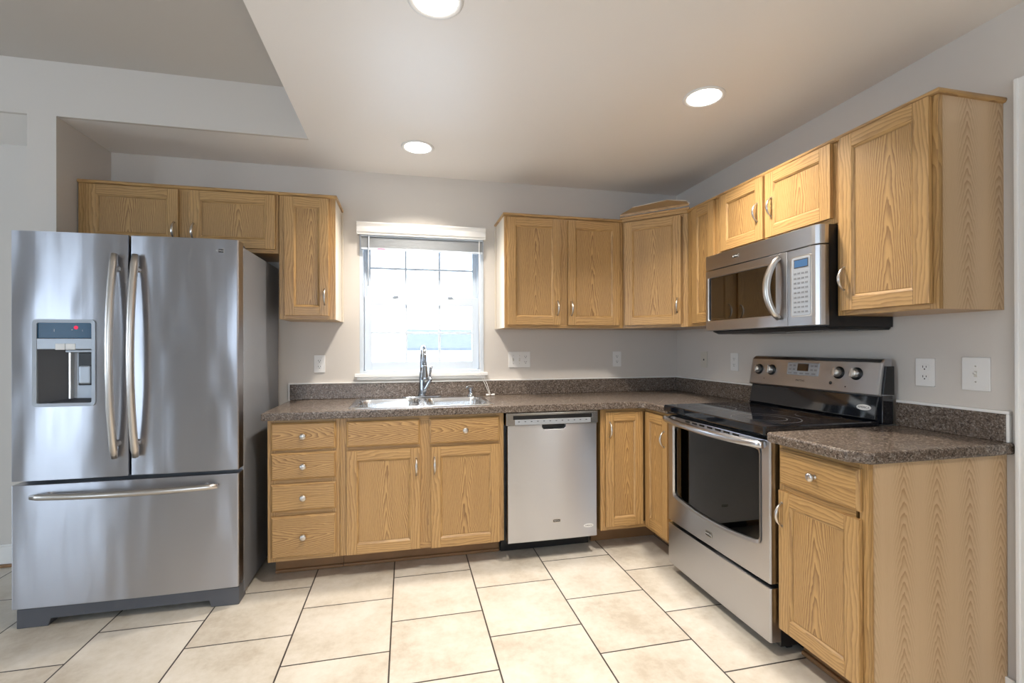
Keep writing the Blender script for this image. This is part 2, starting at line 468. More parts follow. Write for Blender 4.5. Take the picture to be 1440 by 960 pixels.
# baseboards
struct(MB().box(WL, -155.8, -0.6, 0, 0.6, 4.6).box(WL, -155.8, -0.4, 0, 4.6, 5.0), 'baseboard_back', TRIM, bevel=0.1)
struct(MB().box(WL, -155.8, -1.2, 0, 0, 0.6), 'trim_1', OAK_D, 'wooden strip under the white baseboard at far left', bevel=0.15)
struct(MB().box(-155.8, -150.7, -18.7, -18, 0, 4.6), 'baseboard_alcove', TRIM, bevel=0.1)
struct(MB().box(-0.6, 0, -82.7, -81.6, 0, 3.6), 'baseboard_right', TRIM, 'short white baseboard beside the cabinet end', bevel=0.1)
# door casing at the right edge
b = MB()
b.box(-0.75, 0, -85.4, -83.0, 0, 86.2); b.box(-0.95, 0, -83.5, -83.0, 0, 86.2)
b.box(-0.75, 0, -118, -85.4, 83.6, 86.2); b.box(-0.75, 0, -120.4, -118, 0, 86.2)
b.box(0, 5, -86.1, -85.4, 0, 83.6); b.box(0, 5, -118, -117.3, 0, 83.6)
struct(b, 'door_1', TRIM, 'white door casing at the right edge of the wall', bevel=0.12)

# kitchen window ---------------------------------------------------------
win = thing('window_1', 'white double hung window with grid panes above the sink', None, (-77.4, 0, WZ0), kind='structure')
def wl(x0, x1, y0, y1, z0, z1, b): b.box(x0+77.4, x1+77.4, y0, y1, z0-WZ0, z1-WZ0); return b
b = MB()
wl(WX0, -93.2, 0.1, 6, WZ0, WZ1, b); wl(-61.6, WX1, 0.1, 6, WZ0, WZ1, b); wl(-93.2, -61.6, 0.1, 6, 79.4, WZ1, b); wl(-93.2, -61.6, 0.1, 6, WZ0, 43.4, b)
wl(-93.2, -92.7, 3.6, 5.6, 43.4, 79.4, b); wl(-62.1, -61.6, 3.6, 5.6, 43.4, 79.4, b)
b.build('window_frame', VINYL, win, 0.08)
def sash(x0, x1, z0, z1, y, st, name, zm, bot=1.6, top=1.6):
    b = MB()
    wl(x0, x0+st, y, y+1.2, z0, z1, b); wl(x1-st, x1, y, y+1.2, z0, z1, b)
    wl(x0+st, x1-st, y, y+1.2, z0, z0+bot, b); wl(x0+st, x1-st, y, y+1.2, z1-top, z1, b)
    s = b.build(name, VINYL, win, 0.08)
    g0, g1 = x0+st, x1-st
    m = MB()
    for i in (1, 2):
        xc = g0+(g1-g0)*i/3; wl(xc-.3, xc+.3, y+.55, y+.85, z0+bot, z1-top, m)
    wl(g0, g1, y+.5, y+.9, zm-.3, zm+.3, m)
    m.build('muntin_grid', VINYL, s, 0.05)
    wl(g0, g1, y+.66, y+.74, z0+bot, z1-top, MB()).build('pane', GLASS, s)
sash(-92.7, -62.1, 62.0, 79.4, 4.3, 1.2, 'upper_sash', 71.8, bot=1.8)
sash(-93.1, -61.7, 43.5, 63.8, 2.9, 1.9, 'lower_sash', 53.8, bot=2.3, top=2.3)
b = MB(); wl(-85.5, -84.1, 2.5, 3.4, 63.8, 64.3, b); wl(-70.5, -69.1, 2.5, 3.4, 63.8, 64.3, b)
b.build('sash_lock', VINYL, win, 0.08)
b = MB(); wl(-95.3, -59.8, -1.5, 0.0, 41.9, 42.8, b); wl(-94.8, -60.3, -0.6, 0.0, 41.1, 41.9, b); wl(WX0, WX1, 0, 4, 42.3, 42.85, b)
b.build('window_sill', TRIM, win, 0.12)

# unseen glazed openings behind the camera, added for daylight and reflections -----------------------
def glazed(name, x0, x1, z0, z1, n):
    t = thing(name, None, None, ((x0+x1)/2, YR-2, 0), kind='structure')
    cx = (x0+x1)/2; b = MB()
    b.box(x0-cx, x0-cx+2, -1, 1, z0, z1); b.box(x1-cx-2, x1-cx, -1, 1, z0, z1)
    b.box(x0-cx, x1-cx, -1, 1, z0, z0+2.5); b.box(x0-cx, x1-cx, -1, 1, z1-2.5, z1)
    for i in range(1, n): xx = x0-cx+(x1-x0)*i/n; b.box(xx-1.3, xx+1.3, -1, 1, z0, z1)
    b.build('frame', VINYL, t, 0.1)
    MB().box(x0-cx+2, x1-cx-2, -0.1, 0.1, z0+2.5, z1-2.5).build('pane', GLASS, t)
glazed('door_2', -316, -268, 0, 81, 2)
glazed('added_window_2', -160, -88, 28, 84, 2)  # unseen, added to bring in more light from the rear
t = thing('added_window_4', None, None, (WL-2, -115, 26), kind='structure')  # unseen window added for daylight from the left
MB().box(-1, 1, -45, -43, 0, 60).box(-1, 1, 43, 45, 0, 60).box(-1, 1, -43, 43, 0, 2).box(-1, 1, -43, 43, 58, 60).box(-1, 1, -1.2, 1.2, 2, 58).build('frame', VINYL, t, 0.1)
t = thing('added_window_3', None, None, (2.5, -184, 24), kind='structure')  # unseen window added for bright streaks in the dishwasher steel
MB().box(-1, 1, -16, -14, 0, 62).box(-1, 1, 14, 16, 0, 62).box(-1, 1, -14, 14, 0, 2).box(-1, 1, -14, 14, 60, 62).box(-1, 1, -14, 14, 30, 32).box(-1, 1, -3, 3, 2, 60).build('frame', VINYL, t, 0.1)

# ================================================================== RECESSED LIGHTS
def can_light(x, y, label, r=3.0):
    t = thing('recessed_light', label, 'ceiling light', (x, y, H), group='recessed ceiling lights')
    MB().lathe([(r, -0.02), (r+.75, -0.02), (r+.8, -0.12), (r+.5, -0.28), (r+.05, -0.16), (r, -0.02)], (0, 0, 0), (0, 0, 1), 40).build('trim_ring', TRIM, t)
    MB().lathe([(0, -0.06), (r, -0.06), (r, -0.12), (r*.6, -0.2), (0, -0.22)], (0, 0, 0), (0, 0, 1), 40).build('lens', LAMP, t)
    l = bpy.data.lights.new('can_lamp', 'AREA'); l.shape = 'DISK'; l.size = 2*r*IN; l.energy = CAN_POWER; l.color = (1.0, 0.91, 0.80); l.spread = R(118)
    o = bpy.data.objects.new('can_lamp', l); C.objects.link(o); o.parent = t; o.location = (0, 0, -0.5*IN)
    return t
can_light(-78.1, -66.6, 'round recessed ceiling light at the top edge, nearest the camera')
can_light(-79.3, -18.7, 'round recessed ceiling light above the window')
can_light(-27.4, -52.7, 'round recessed ceiling light nearest the range wall')
can_light(-27.4, -150, 'unseen recessed ceiling light added behind the viewpoint, right side')  # this light and the next are added as fill, out of view
can_light(-78.1, -190, 'unseen recessed ceiling light added behind the viewpoint, left side')

# ================================================================== CABINET BUILDERS
def door_mesh(x0, x1, z0, z1, y, th=0.75, st=2.1):
    """frame-and-panel door; front plane y-th, facing -y"""
    f = y-th
    b = MB()
    b.box(x0, x0+st, f, y-.05, z0, z1, 'z'); b.box(x1-st, x1, f, y-.05, z0, z1, 'z')
    b.box(x0+st, x1-st, f, y-.05, z0, z0+st, 'x'); b.box(x0+st, x1-st, f, y-.05, z1-st, z1, 'x')
    # sloped sticking around the panel
    a0, a1, c0, c1 = x0+st, x1-st, z0+st, z1-st
    steps = [(0.0, 0.0), (0.10, 0.09), (0.16, 0.10), (0.34, 0.30), (0.42, 0.31)]
    for (i0, d0), (i1, d1) in zip(steps[:-1], steps[1:]):
        A = [(a0+i0, c0+i0), (a1-i0, c0+i0), (a1-i0, c1-i0), (a0+i0, c1-i0)]
        B = [(a0+i1, c0+i1), (a1-i1, c0+i1), (a1-i1, c1-i1), (a0+i1, c1-i1)]
        for k in range(4):
            p, q = A[k], A[(k+1) % 4]; r, s_ = B[(k+1) % 4], B[k]
            pts = [(p[0], f+d0, p[1]), (q[0], f+d0, q[1]), (r[0], f+d1, r[1]), (s_[0], f+d1, s_[1])]
            if k % 2: uv = [(t[1]*IN+9, t[2]*IN) for t in pts]
            else: uv = [(t[1]*IN+9, t[0]*IN) for t in pts]
            b.face(pts, uv, 0)
    i = 0.42
    b.box(a0+i, a1-i, f+.31, y-.1, c0+i, c1-i, 'z', mat=1)
    return b
def arch_pull(x, zc, y, parent, L=3.6, horizontal=False):
    n = 12; pts = []; rad = []
    for k in range(n+1):
        t = k/n; z = (t-.5)*L; out = 1.05*math.sin(math.pi*t)**0.65
        pts.append((x, y-0.05-out, zc+z)); rad.append(0.11+0.12*math.sin(math.pi*t)+(0.06 if k in (0, n) else 0))
    b = MB().tube(pts, rad, 10, squash=(1, 1.25))
    for s in (-1, 1): b.lathe([(0.0, -0.02), (.22, -0.02), (.22, .06), (.12, .14), (0, .15)], (x, y, zc+s*L/2), (0, -1, 0), 14)
    return b.build('handle', NICKEL, parent)
def knob(x, z, y, parent):
    MB().lathe([(0, 0), (.36, 0), (.36, .06), (.2, .14), (.2, .5), (.42, .66), (.64, .80), (.66, .95), (.52, 1.08), (.25, 1.14), (0, 1.15)], (x, y, z), (0, -1, 0), 20).build('knob', NICKEL, parent)
def add_door(t, x0, x1, z0, z1, y, handle=None):
    d = door_mesh(x0, x1, z0, z1, y).build('door', [OAK_F, OAK_P], t, 0.07)
    if handle: arch_pull(handle[0], handle[1], y-0.75, d)
    return d
def add_drawer(t, x0, x1, z0, z1, y, has_knob=True, name='drawer', mat=None):
    b = MB(); n = 1
    b.box(x0, x1, y-.45, y-.05, z0, z1, 'x')
    if mat is None:
        mid = z0+(z1-z0)*random.uniform(.4, .65)
        b.box(x0+.35, x1-.35, y-.75, y-.4, z0+.35, mid, 'x'); b.box(x0+.35, x1-.35, y-.75, y-.4, mid, z1-.35, 'x')
    else: b.box(x0+.35, x1-.35, y-.75, y-.4, z0+.35, z1-.35, 'x', mat=1)
    # sloped edge
    A = [(x0, z0), (x1, z0), (x1, z1), (x0, z1)]; e = .35; B = [(x0+e, z0+e), (x1-e, z0+e), (x1-e, z1-e), (x0+e, z1-e)]
    for k in range(4):
        p, q, r, s_ = A[k], A[(k+1) % 4], B[(k+1) % 4], B[k]
        pts = [(p[0], y-.45, p[1]), (q[0], y-.45, q[1]), (r[0], y-.75, r[1]), (s_[0], y-.75, s_[1])]
        b.face(pts, [(t_[2]*IN if k % 2 == 0 else t_[0]*IN, t_[0]*IN if k % 2 == 0 else t_[2]*IN) for t_ in pts])
    d = b.build(name, [OAK_F, OAK_W], t, 0.03)
    if has_knob: knob((x0+x1)/2, (z0+z1)/2, y-.75, d)
    return d
def face_frame(t, x0, x1, z0, z1, y, stiles, rails, sl=1.6, sr=1.6, tr=1.4, br=1.4):
    b = MB()
    b.box(x0, x0+sl, y, y+.75, z0, z1, 'z'); b.box(x1-sr, x1, y, y+.75, z0, z1, 'z')
    for xc, w in stiles: b.box(xc-w/2, xc+w/2, y+.004, y+.75, z0, z1, 'z')
    b.box(x0+sl, x1-sr, y+.002, y+.75, z0, z0+br, 'x'); b.box(x0+sl, x1-sr, y+.002, y+.75, z1-tr, z1, 'x')
    for a0, a1, zc, w in rails: b.box(a0, a1, y+.008, y+.75, zc-w/2, zc+w/2, 'x')
    return b.build('face_frame', OAK_F, t, 0.03)
def molding(t, pts, z):
    """small scribe mould run along pts (list of xy) at height z"""
    b = MB(); prof = [(0, 0), (.30, 0.05), (.45, .30), (.45, .55), (.30, .75), (0, .75)]
    for (p, q, m0, m1) in pts:
        p = Vector(p); q = Vector(q); d = (q-p).normalized(); nrm = Vector((d.y, -d.x))
        rings = []
        for e, mm in ((p, m0), (q, m1)):
            rings.append([(e.x+nrm.x*o+d.x*mm*o, e.y+nrm.y*o+d.y*mm*o, z+h) for o, h in prof])
        base = len(b.f)
        b.loft(rings, smooth=False)
        for i in range(base, len(b.f)):
            b.uv[i] = [((b.v[k][2])*IN*.5+3, (b.v[k][0]*d.x+b.v[k][1]*d.y)*IN) for k in b.f[i]]
    return b.build('top_molding', OAK_F, t)

# ---- base cabinets -------------------------------------------------------
ZF = 34.65; ZK = 4.95
def base_cab(name, label, loc, rz, w, depth=23.9, lmat=None, rmat=None, kick=17.8, x_in=0.03):
    t = thing(name, label, 'cabinet', loc, rz, 'oak base cabinets')
    b = MB(); lm = 1 if lmat else 0; rm = 1 if rmat else 0
    b.box(x_in, x_in+.7, -depth+.76, -.05, ZK, ZF, 'z').box(w-x_in-.7, w-x_in, -depth+.76, -.05, ZK, ZF, 'z', mats=[0, 0, 0, 0, 0, rm])
    b.box(x_in+.7, w-x_in-.7, -depth+.76, -.05, ZK, ZK+.7, 'x').box(x_in+.7, w-x_in-.7, -.4, -.05, ZK+.7, ZF, 'x')
    b.build('carcass', [OAK_F, OAK_L], t)
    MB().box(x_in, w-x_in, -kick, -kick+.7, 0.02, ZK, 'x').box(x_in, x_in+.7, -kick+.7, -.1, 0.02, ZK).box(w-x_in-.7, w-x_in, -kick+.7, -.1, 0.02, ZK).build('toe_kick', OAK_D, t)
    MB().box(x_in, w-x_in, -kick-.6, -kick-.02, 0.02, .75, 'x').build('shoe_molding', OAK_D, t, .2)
    return t
# drawer cabinet
t = base_cab('drawer_cabinet', 'oak base cabinet with four stacked drawers beside the refrigerator', (-110.3, 0, 0), 0, 14.3)
face_frame(t, .03, 14.27, ZK, ZF, -23.9, [], [(1, 13, 27.95, 1.2), (1, 13, 21.6, 1.2), (1, 13, 15.1, 1.2)])
for z0, z1, wv in ((28.3, 34.1, 1), (22.1, 27.7, 1), (15.5, 21.2, None), (5.8, 14.5, 1)): add_drawer(t, .75, 13.55, z0, z1, -23.9, mat=wv)
# sink cabinet
t = base_cab('sink_cabinet', 'wide oak base cabinet under the sink with two doors', (-96, 0, 0), 0, 36)
face_frame(t, .03, 35.97, ZK, ZF, -23.9, [(18.1, 3.4)], [(1, 35, 27.9, 1.5)], sl=1.9, sr=1.6)
add_drawer(t, 1.4, 16.9, 28.3, 33.9, -23.9, False, 'false_drawer_front', 1)
add_drawer(t, 19.0, 34.9, 28.2, 33.9, -23.9, True, mat=1)
add_door(t, 1.4, 16.9, 5.2, 27.5, -23.9, (16.1, 23.4))
add_door(t, 19.3, 34.9, 5.0, 27.5, -23.9, (20.1, 23.4))
# corner cabinet with inside-corner doors
t = thing('corner_base_cabinet', 'oak corner base cabinet with two doors meeting in the inside corner', 'cabinet', (0, 0, 0), 0, 'oak base cabinets')
b = MB(); FY = -23.9
b.prism([(-35.97, FY+.76), (FY+.76, FY+.76), (FY+.76, -35.97), (-.05, -35.97), (-.05, -.05), (-35.97, -.05)], 'z', ZK, ZF)
b.build('carcass', [OAK_F], t)
b = MB()
b.box(-35.97, -34.3, FY, FY+.75, ZK, ZF); b.box(-34.3, FY-.01, FY, FY+.75, ZK, ZK+1.5, 'x'); b.box(-34.3, FY-.01, FY, FY+.75, ZF-.9, ZF, 'x')
b.box(FY, FY+.75, -35.97, -34.9, ZK, ZF); b.box(FY, FY+.75, -34.9, FY+.7, ZK, ZK+1.5, 'y'); b.box(FY, FY+.75, -34.9, FY+.7, ZF-.9, ZF, 'y')
b.build('face_frame', OAK_F, t, .03)
add_door(t, -34.8, -24.95, 6.0, 33.8, FY, (-33.75, 29.6))
d = door_mesh(25.0, 34.9, 6.0, 33.8, -23.9)
rot = Matrix.Rotation(R(-90), 4, 'Z')
d = d.build('door', [OAK_F, OAK_P], t, .07, matrix=rot)
h = MB(); pts = []; rad = []
for k in range(13):
    q = k/12; pts.append((-24.65-.05-1.05*math.sin(math.pi*q)**.65, -33.8, 28.6+(q-.5)*3.6)); rad.append(.11+.12*math.sin(math.pi*q)+(.06 if k in (0, 12) else 0))
h.tube(pts, rad, 10, squash=(1, 1.25))
for s in (-1, 1): h.lathe([(0, -.02), (.22, -.02), (.22, .06), (.12, .14), (0, .15)], (-24.65, -33.8, 28.6+s*1.8), (-1, 0, 0), 14)
h.build('handle', NICKEL, d)
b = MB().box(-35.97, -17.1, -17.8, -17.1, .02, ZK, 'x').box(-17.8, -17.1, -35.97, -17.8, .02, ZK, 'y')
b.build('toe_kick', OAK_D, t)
# end cabinet right of the range
t = base_cab('end_cabinet', 'oak base cabinet with one drawer and one door right of the range', (0, -66.75, 0), -90, 14.75, rmat=True, kick=19.4)
face_frame(t, .03, 14.72, ZK, ZF, -23.9, [], [(1, 13, 27.6, 1.4)], sl=.9, sr=1.2)
add_drawer(t, .55, 13.95, 28.1, 33.7, -23.9)
add_door(t, .55, 13.95, 5.2, 27.1, -23.9, (1.25, 23.4))
MB().box(14.72, 14.9, -23.15, -.05, 0.02, ZF, 'z').build('end_panel', OAK_L, t, label='light printed oak end panel')

# ---- countertop ----------------------------------------------------------
ZC = 36.3
def top_edge(o): add_bevel(o, .45, 4)
ct = thing('countertop', 'speckled brown laminate countertop running under the window into the corner', 'countertop', (-60, -12, ZF))
ox, oy, oz = -60, -12, ZF
b = MB()
poly = [(-111.2, -25.4), (-25.4-1.0, -25.4), (-25.4, -26.4), (-25.4, -36.2), (-.05, -36.2), (-.05, -.05), (-111.2, -.05)]
b.prism([(x-ox, y-oy) for x, y in poly], 'z', .03, ZC-oz)
o = b.build('slab', STONE, ct)
SXc, SYc = -78.2, -12.8
cut(o, [MB().prism([(x-ox, y-oy) for x, y in rrect(-93.6, -62.8, -22.6, -2.2, 1.2)], 'z', -2, 4)])
bv = add_bevel(o, .3, 3)
MB().box(-111.2-ox, -.05-ox, -.8-oy, -.05-oy, ZC-oz+.01, 40.3-oz).box(-.8-ox, -.05-ox, -36.2-oy, -.81-oy, ZC-oz+.01, 40.3-oz).build('backsplash', STONE, ct, .12)
MB().box(-111.5-ox, -.05-ox, -.75-oy, -.03-oy, 40.3-oz, 40.65-oz).box(-.75-ox, -.03-ox, -36.2-oy, -.75-oy, 40.3-oz, 40.65-oz).box(-111.55-ox, -111.2-ox, -.75-oy, -.03-oy, 34.8-oz, 40.6-oz).build('caulk_strip', TRIM, ct, .08)
ce = thing('countertop', 'short speckled brown countertop piece with clipped corner right of the range', 'countertop', (-12, -74, ZF))
b = MB()
poly = [(-26.6, -67.0), (-26.6, -80.6), (-24.6, -82.7), (-.05, -82.7), (-.05, -67.0)]
b.prism([(x+12, y+74) for x, y in poly], 'z', .03, ZC-oz)
b.build('slab', STONE, ce, .4, seg=4)
MB().box(11.2, 11.95, -7.95, 7.0, ZC-oz+.01, 40.2-oz).build('backsplash', STONE, ce, .1)
MB().box(11.25, 11.97, -8.3, 7.0, 40.2-oz, 40.65-oz).box(11.25, 11.97, -8.3, -7.95, ZC-oz+.02, 40.2-oz).build('caulk_strip', TRIM, ce, .08)

# ---- sink ----------------------------------------------------------------
sk = thing('kitchen_sink', 'stainless double bowl drop-in sink set into the countertop below the window', 'sink', (-78.2, -12.4, ZC))
SW = 16.4
b = MB()
rings = [[(x, y, z) for x, y in rrect(-SW+i, SW-i, -10.9+i, 10.7-i, 1.6)] for z, i in ((.02, 0), (.14, .05), (.24, .35), (.18, .6))]
b.loft(rings, cap0=True, cap1=True)
o = b.build('rim', SINKM, sk)
bowls = [(-15.0, -.9), (.9, 15.0)]
cut(o, [MB().prism(rrect(x0, x1, -9.4, 5.6, 2.4), 'z', -2, 2) for x0, x1 in bowls])
for x0, x1 in bowls:
    b = MB(); rr = []
    for z, i, r in ((.21, -.05, 2.4), (.05, .05, 2.4), (-1, .15, 2.4), (-5.5, .4, 2.4), (-6.6, .9, 2.4), (-7.1, 2.2, 1.6)):
        rr.append([(x, y, z) for x, y in rrect(x0+i, x1-i, -9.4+i, 5.6-i, r)])
    b.loft(rr, cap0=False, cap1=True)
    bw = b.build('bowl', SINKM, sk)
    MB().lathe([(0, .02), (1.7, .02), (1.7, .1), (1.3, .06), (0, .04)], ((x0+x1)/2, -2, -7.1), (0, 0, 1), 24).build('drain', CHROME, bw)

# ---- faucet ----------------------------------------------------------------
fc = thing('kitchen_faucet', 'tall chrome pull-down faucet standing behind the sink', 'faucet', (-78.0, -4.0, ZC+.24), 5)
b = MB(); b.loft([[(x, y, z) for x, y in rrect(-5.1+i, 5.1-i, -1.15+i, 1.15-i, 1.1-i)] for z, i in ((0.01, 0), (.22, 0), (.32, .12))])
b.build('deck_plate', CHROME, fc)
b = MB()
b.lathe([(0, .3), (1.0, .3), (.98, .8), (.8, 1.4), (.74, 3.5), (.70, 6.4), (.6, 6.8), (0, 6.82)], (0, 0, 0), (0, 0, 1), 24)
b.build('body', CHROME, fc)
b = MB(); pts = [(0, 0, 6.6), (0, 0, 8), (0, 0, 10)]
for k in range(1, 13):
    q = math.pi*k/12; pts.append((0, -3.1+3.1*math.cos(q), 10.2+3.1*math.sin(q)))
pts.append((0, -6.25, 9.2)); pts.append((0, -6.4, 8.6))
b.tube(pts, [.5]*3+[.48]*14, 16)
b.build('spout', CHROME, fc)
b = MB().lathe([(0, 0), (.52, 0), (.58, .3), (.62, 1.2), (.74, 2.2), (.86, 3.0), (.90, 3.5), (.84, 3.7), (0, 3.7)], (0, -6.38, 8.7), (0, -.06, -1), 22)
b.build('spray_head', CHROME, fc)
b = MB().tube([(.2, -.1, 1.0), (.9, -.2, 2.4), (1.7, -.3, 3.9), (2.1, -.35, 4.7), (2.2, -.35, 5.3)], [.66, .66, .62, .60, .5], 16)
b.build('valve_arm', CHROME, fc)
b = MB().tube([(2.15, -.35, 5.1), (2.1, -.4, 6.0), (2.25, -.45, 7.2), (2.4, -.5, 8.2)], [.22, .3, .34, .40], 12)
b.build('lever', CHROME, fc)
# soap dispenser
sd = thing('soap_dispenser', 'small chrome soap pump on the right of the sink deck', 'soap dispenser', (-65.0, -4.2, ZC+.24))
MB().lathe([(0, 0.01), (.95, 0.01), (.9, .25), (.6, .5), (.5, 1.1), (.62, 1.5), (.6, 1.9), (.35, 2.1), (0, 2.12)], (0, 0, 0), (0, 0, 1), 20).build('body', CHROME, sd)
MB().tube([(.5, 0, 2.0), (0, -.1, 2.35), (-.7, -.5, 2.6), (-1.2, -.9, 2.45), (-1.35, -1.0, 2.1)], [.38, .42, .32, .25, .2], 12).build('spout', CHROME, sd)

# ---- window blind ----------------------------------------------------------
bl = thing('window_blind', 'raised white mini blind with valance over the window', 'blind', (-77.4, 0, 79))
b = MB()
prof = [(0.0, 3.7), (-2.6, 3.7), (-2.75, 3.4), (-2.45, 2.9), (-2.3, 2.6), (-2.55, 2.0), (-2.5, 1.2), (-2.1, .75), (-2.1, .5), (-1.8, .5), (-1.8, 3.3), (0, 3.3)]
pl = [( -17.3, p) for p in prof]
b.loft([[(-17.2, y-.03, z) for y, z in prof], [(16.9, y-.03, z) for y, z in prof]], smooth=False)
b.box(-17.25, -17.0, -2.2, -.04, .7, 3.4); b.box(16.7, 16.95, -2.2, -.04, .7, 3.4)
b.build('valance', TRIM, bl, .04)
MB().box(-16.3, 16.3, -1.5, -.1, .1, 1.3).build('headrail', VINYL, bl, .05)
b = MB()
for k in range(16): b.box(-16.2, 16.2, -1.35+.04*(k % 2), -.25, -.05-k*.17-.09, -.05-k*.17)
b.build('slat_stack', SLATM, bl)
MB().box(-16.2, 16.2, -1.4, -.2, -3.25, -2.8).build('bottom_rail', VINYL, bl, .06)
MB().box(-12.0, -10.0, -1.43, -1.405, -3.15, -2.95).build('sticker', PINK, bl, label='small pink label on the bottom rail')
MB().tube([(-14.2, -1.7, .6), (-14.25, -1.75, -6), (-14.4, -1.75, -13)], .13, 8).build('tilt_wand', VINYL, bl)
b = MB().tube([(15.1, -1.6, .4), (15.1, -1.65, -10), (15.1, -1.62, -20), (15.2, -1.65, -34), (15.3, -1.7, -36.5), (16.9, -2.4, -40.0), (17.7, -2.9, -42.2), (18.3, -3.2, -42.35)], .055, 6)
b.tube([(15.3, -1.6, .4), (15.3, -1.62, -20), (15.4, -1.65, -34), (15.8, -1.75, -36.4), (17.2, -2.7, -39.5), (17.9, -3.2, -42.1), (17.7, -3.5, -42.35)], .055, 6)
cd = b.build('lift_cord', CORDM, bl)
MB().lathe([(0, 0), (.18, .05), (.3, .8), (.25, 1.0), (0, 1.02)], (18.2, -3.2, -42.35), (1, .15, 0), 12).lathe([(0, 0), (.18, .05), (.3, .8), (.25, 1.0), (0, 1.02)], (17.75, -3.5, -42.35), (-1, .1, 0), 12).build('tassel', CORDM, cd)

# ================================================================== UPPER CABINETS
def upper_cab(name, label, loc, rz, w, h, lmat=0, rmat=0, depth=11.9):
    t = thing(name, label, 'cabinet', loc, rz, 'oak wall cabinets')
    MB().box(.02, w-.02, -depth+.76, -.03, 0, h, 'z', mats=[0, 0, 0, 0, lmat, rmat]).build('carcass', [OAK_F, PALE, OAK_L], t)
    return t
UZ = 54.8; UH = 29.6
# left of the window
LZ = 56.45
t = upper_cab('wall_cabinet', 'narrow tall oak wall cabinet left of the window', (-110.9, 0, LZ), 0, 12.4, 29.4, rmat=1)
face_frame(t, .02, 12.38, 0, 29.4, -11.9, [], [], sl=1.3, sr=1.5, tr=1.0, br=1.2)
add_door(t, 1.25, 11.0, .85, 28.6, -11.9, (10.1, 5.3))
molding(t, [((.02, -11.9), (12.38, -11.9), 0, 1), ((12.38, -11.9), (12.38, -.05), -1, 0)], 28.85)
MB().box(12.38, 12.8, -.6, -.03, 0, 28.8).build('scribe_strip', PALE, t, .1)
t = upper_cab('wall_cabinet', 'short wide oak wall cabinet with two doors above the refrigerator', (-150.6, 0, 71.7), 0, 39.6, 14.15)
face_frame(t, .02, 39.55, 0, 14.15, -11.9, [(20.35, 2.6)], [], sl=1.8, sr=1.0, tr=1.0, br=1.2)
add_door(t, 1.55, 19.2, .85, 13.35, -11.9, (18.4, 4.1))
add_door(t, 21.4, 39.0, .85, 13.35, -11.9, (22.2, 4.1))
molding(t, [((.02, -11.9), (39.68, -11.9), 0, 0)], 13.6)
# right of the window
t = upper_cab('wall_cabinet', 'two-door oak wall cabinet right of the window', (-57.2, 0, UZ), 0, 33.15, UH, lmat=1)
face_frame(t, .02, 33.13, 0, UH, -11.9, [(16.1, 2.4)], [], sl=1.3, sr=1.0, tr=1.0, br=1.1)
add_door(t, .8, 15.0, .75, 28.6, -11.9, (14.2, 5.2))
add_door(t, 17.2, 31.95, .75, 28.6, -11.9, (18.1, 5.2))
molding(t, [((.02, -11.9), (33.13, -11.9), -1, 0), ((.02, -.05), (.02, -11.9), 0, 1)], 29.0)
MB().box(-.4, .02, -.6, -.03, 0, 29.0).build('scribe_strip', PALE, t, .1)
# diagonal corner cabinet
t = thing('corner_wall_cabinet', 'diagonal oak corner wall cabinet with a single door', 'cabinet', (0, 0, UZ), 0, 'oak wall cabinets')
D = 11.9
b = MB(); b.prism([(-24, -D+.5), (-D+.5-.0, -24), (-.05, -24), (-.05, -.05), (-24, -.05)], 'z', .0, UH)
b.build('carcass', OAK_F, t)
rot = Matrix.Translation((-24, -D, 0)) @ Matrix.Rotation(R(-45), 4, 'Z')
fw = (24-D)*math.sqrt(2)
b = MB(); b.box(0, 1.2, 0, .7, 0, UH); b.box(fw-1.2, fw, 0, .7, 0, UH); b.box(1.2, fw-1.2, .002, .7, 0, 1.2, 'x'); b.box(1.2, fw-1.2, .002, .7, UH-1.2, UH, 'x')
b.build('face_frame', OAK_F, t, .03, matrix=rot)
d = door_mesh(.75, fw-1.6, .75, 28.6, 0).build('door', [OAK_F, OAK_P], t, .07, matrix=rot)
hb = MB(); pts = []; rad = []
for k in range(13):
    q = k/12; pts.append((fw-2.5, -.75-.05-1.05*math.sin(math.pi*q)**.65, 5.6+(q-.5)*3.6)); rad.append(.11+.12*math.sin(math.pi*q)+(.06 if k in (0, 12) else 0))
hb.tube(pts, rad, 10, squash=(1, 1.25))
for s in (-1, 1): hb.lathe([(0, -.02), (.22, -.02), (.22, .06), (.12, .14), (0, .15)], (fw-2.5, -.75, 5.6+s*1.8), (0, -1, 0), 14)
hb.build('handle', NICKEL, d, matrix=rot)
b = MB()
b.box(-.3, fw+.3, -.5, .5, 29.0, 30.2, 'x'); b.box(-.5, fw+.5, -.8, .5, 29.75, 30.35, 'x')
b.build('top_molding', OAK_F, t, .1, matrix=rot)
# loose mitred panel resting on top of the corner cabinet
lp = thing('loose_trim_panel', 'loose sloping wooden trim panel lying on top of the corner cabinet', 'wood panel', (-18, -18, UZ+30.4), -45)
fr = [(-8.9, -.9, .12), (9.0, -.9, .3), (8.0, 1.6, 1.7), (2.7, 2.8, 3.2), (-6.6, 2.6, 2.6)]
th = .45
b = MB(); b.loft([[(x, y, z-.1) for x, y, z in fr], [(x, y-.1, z+th) for x, y, z in fr]], smooth=False)
for i in range(len(b.f)): b.uv[i] = [((b.v[k][1]+b.v[k][2])*IN, b.v[k][0]*IN) for k in b.f[i]]
b.build('board', OAK_F, lp)
b = MB()
for i, (p, q) in enumerate(((fr[1], fr[2]), (fr[2], fr[3]), (fr[3], fr[4]))):
    P = Vector(p)+Vector((0, 0, th)); Q = Vector(q)+Vector((0, 0, th)); dd = (Q-P).normalized()
    b.tube([P, Q], .2, 6)
for i in range(len(b.f)): b.uv[i] = [((b.v[k][1]+b.v[k][2])*IN, b.v[k][0]*IN) for k in b.f[i]]
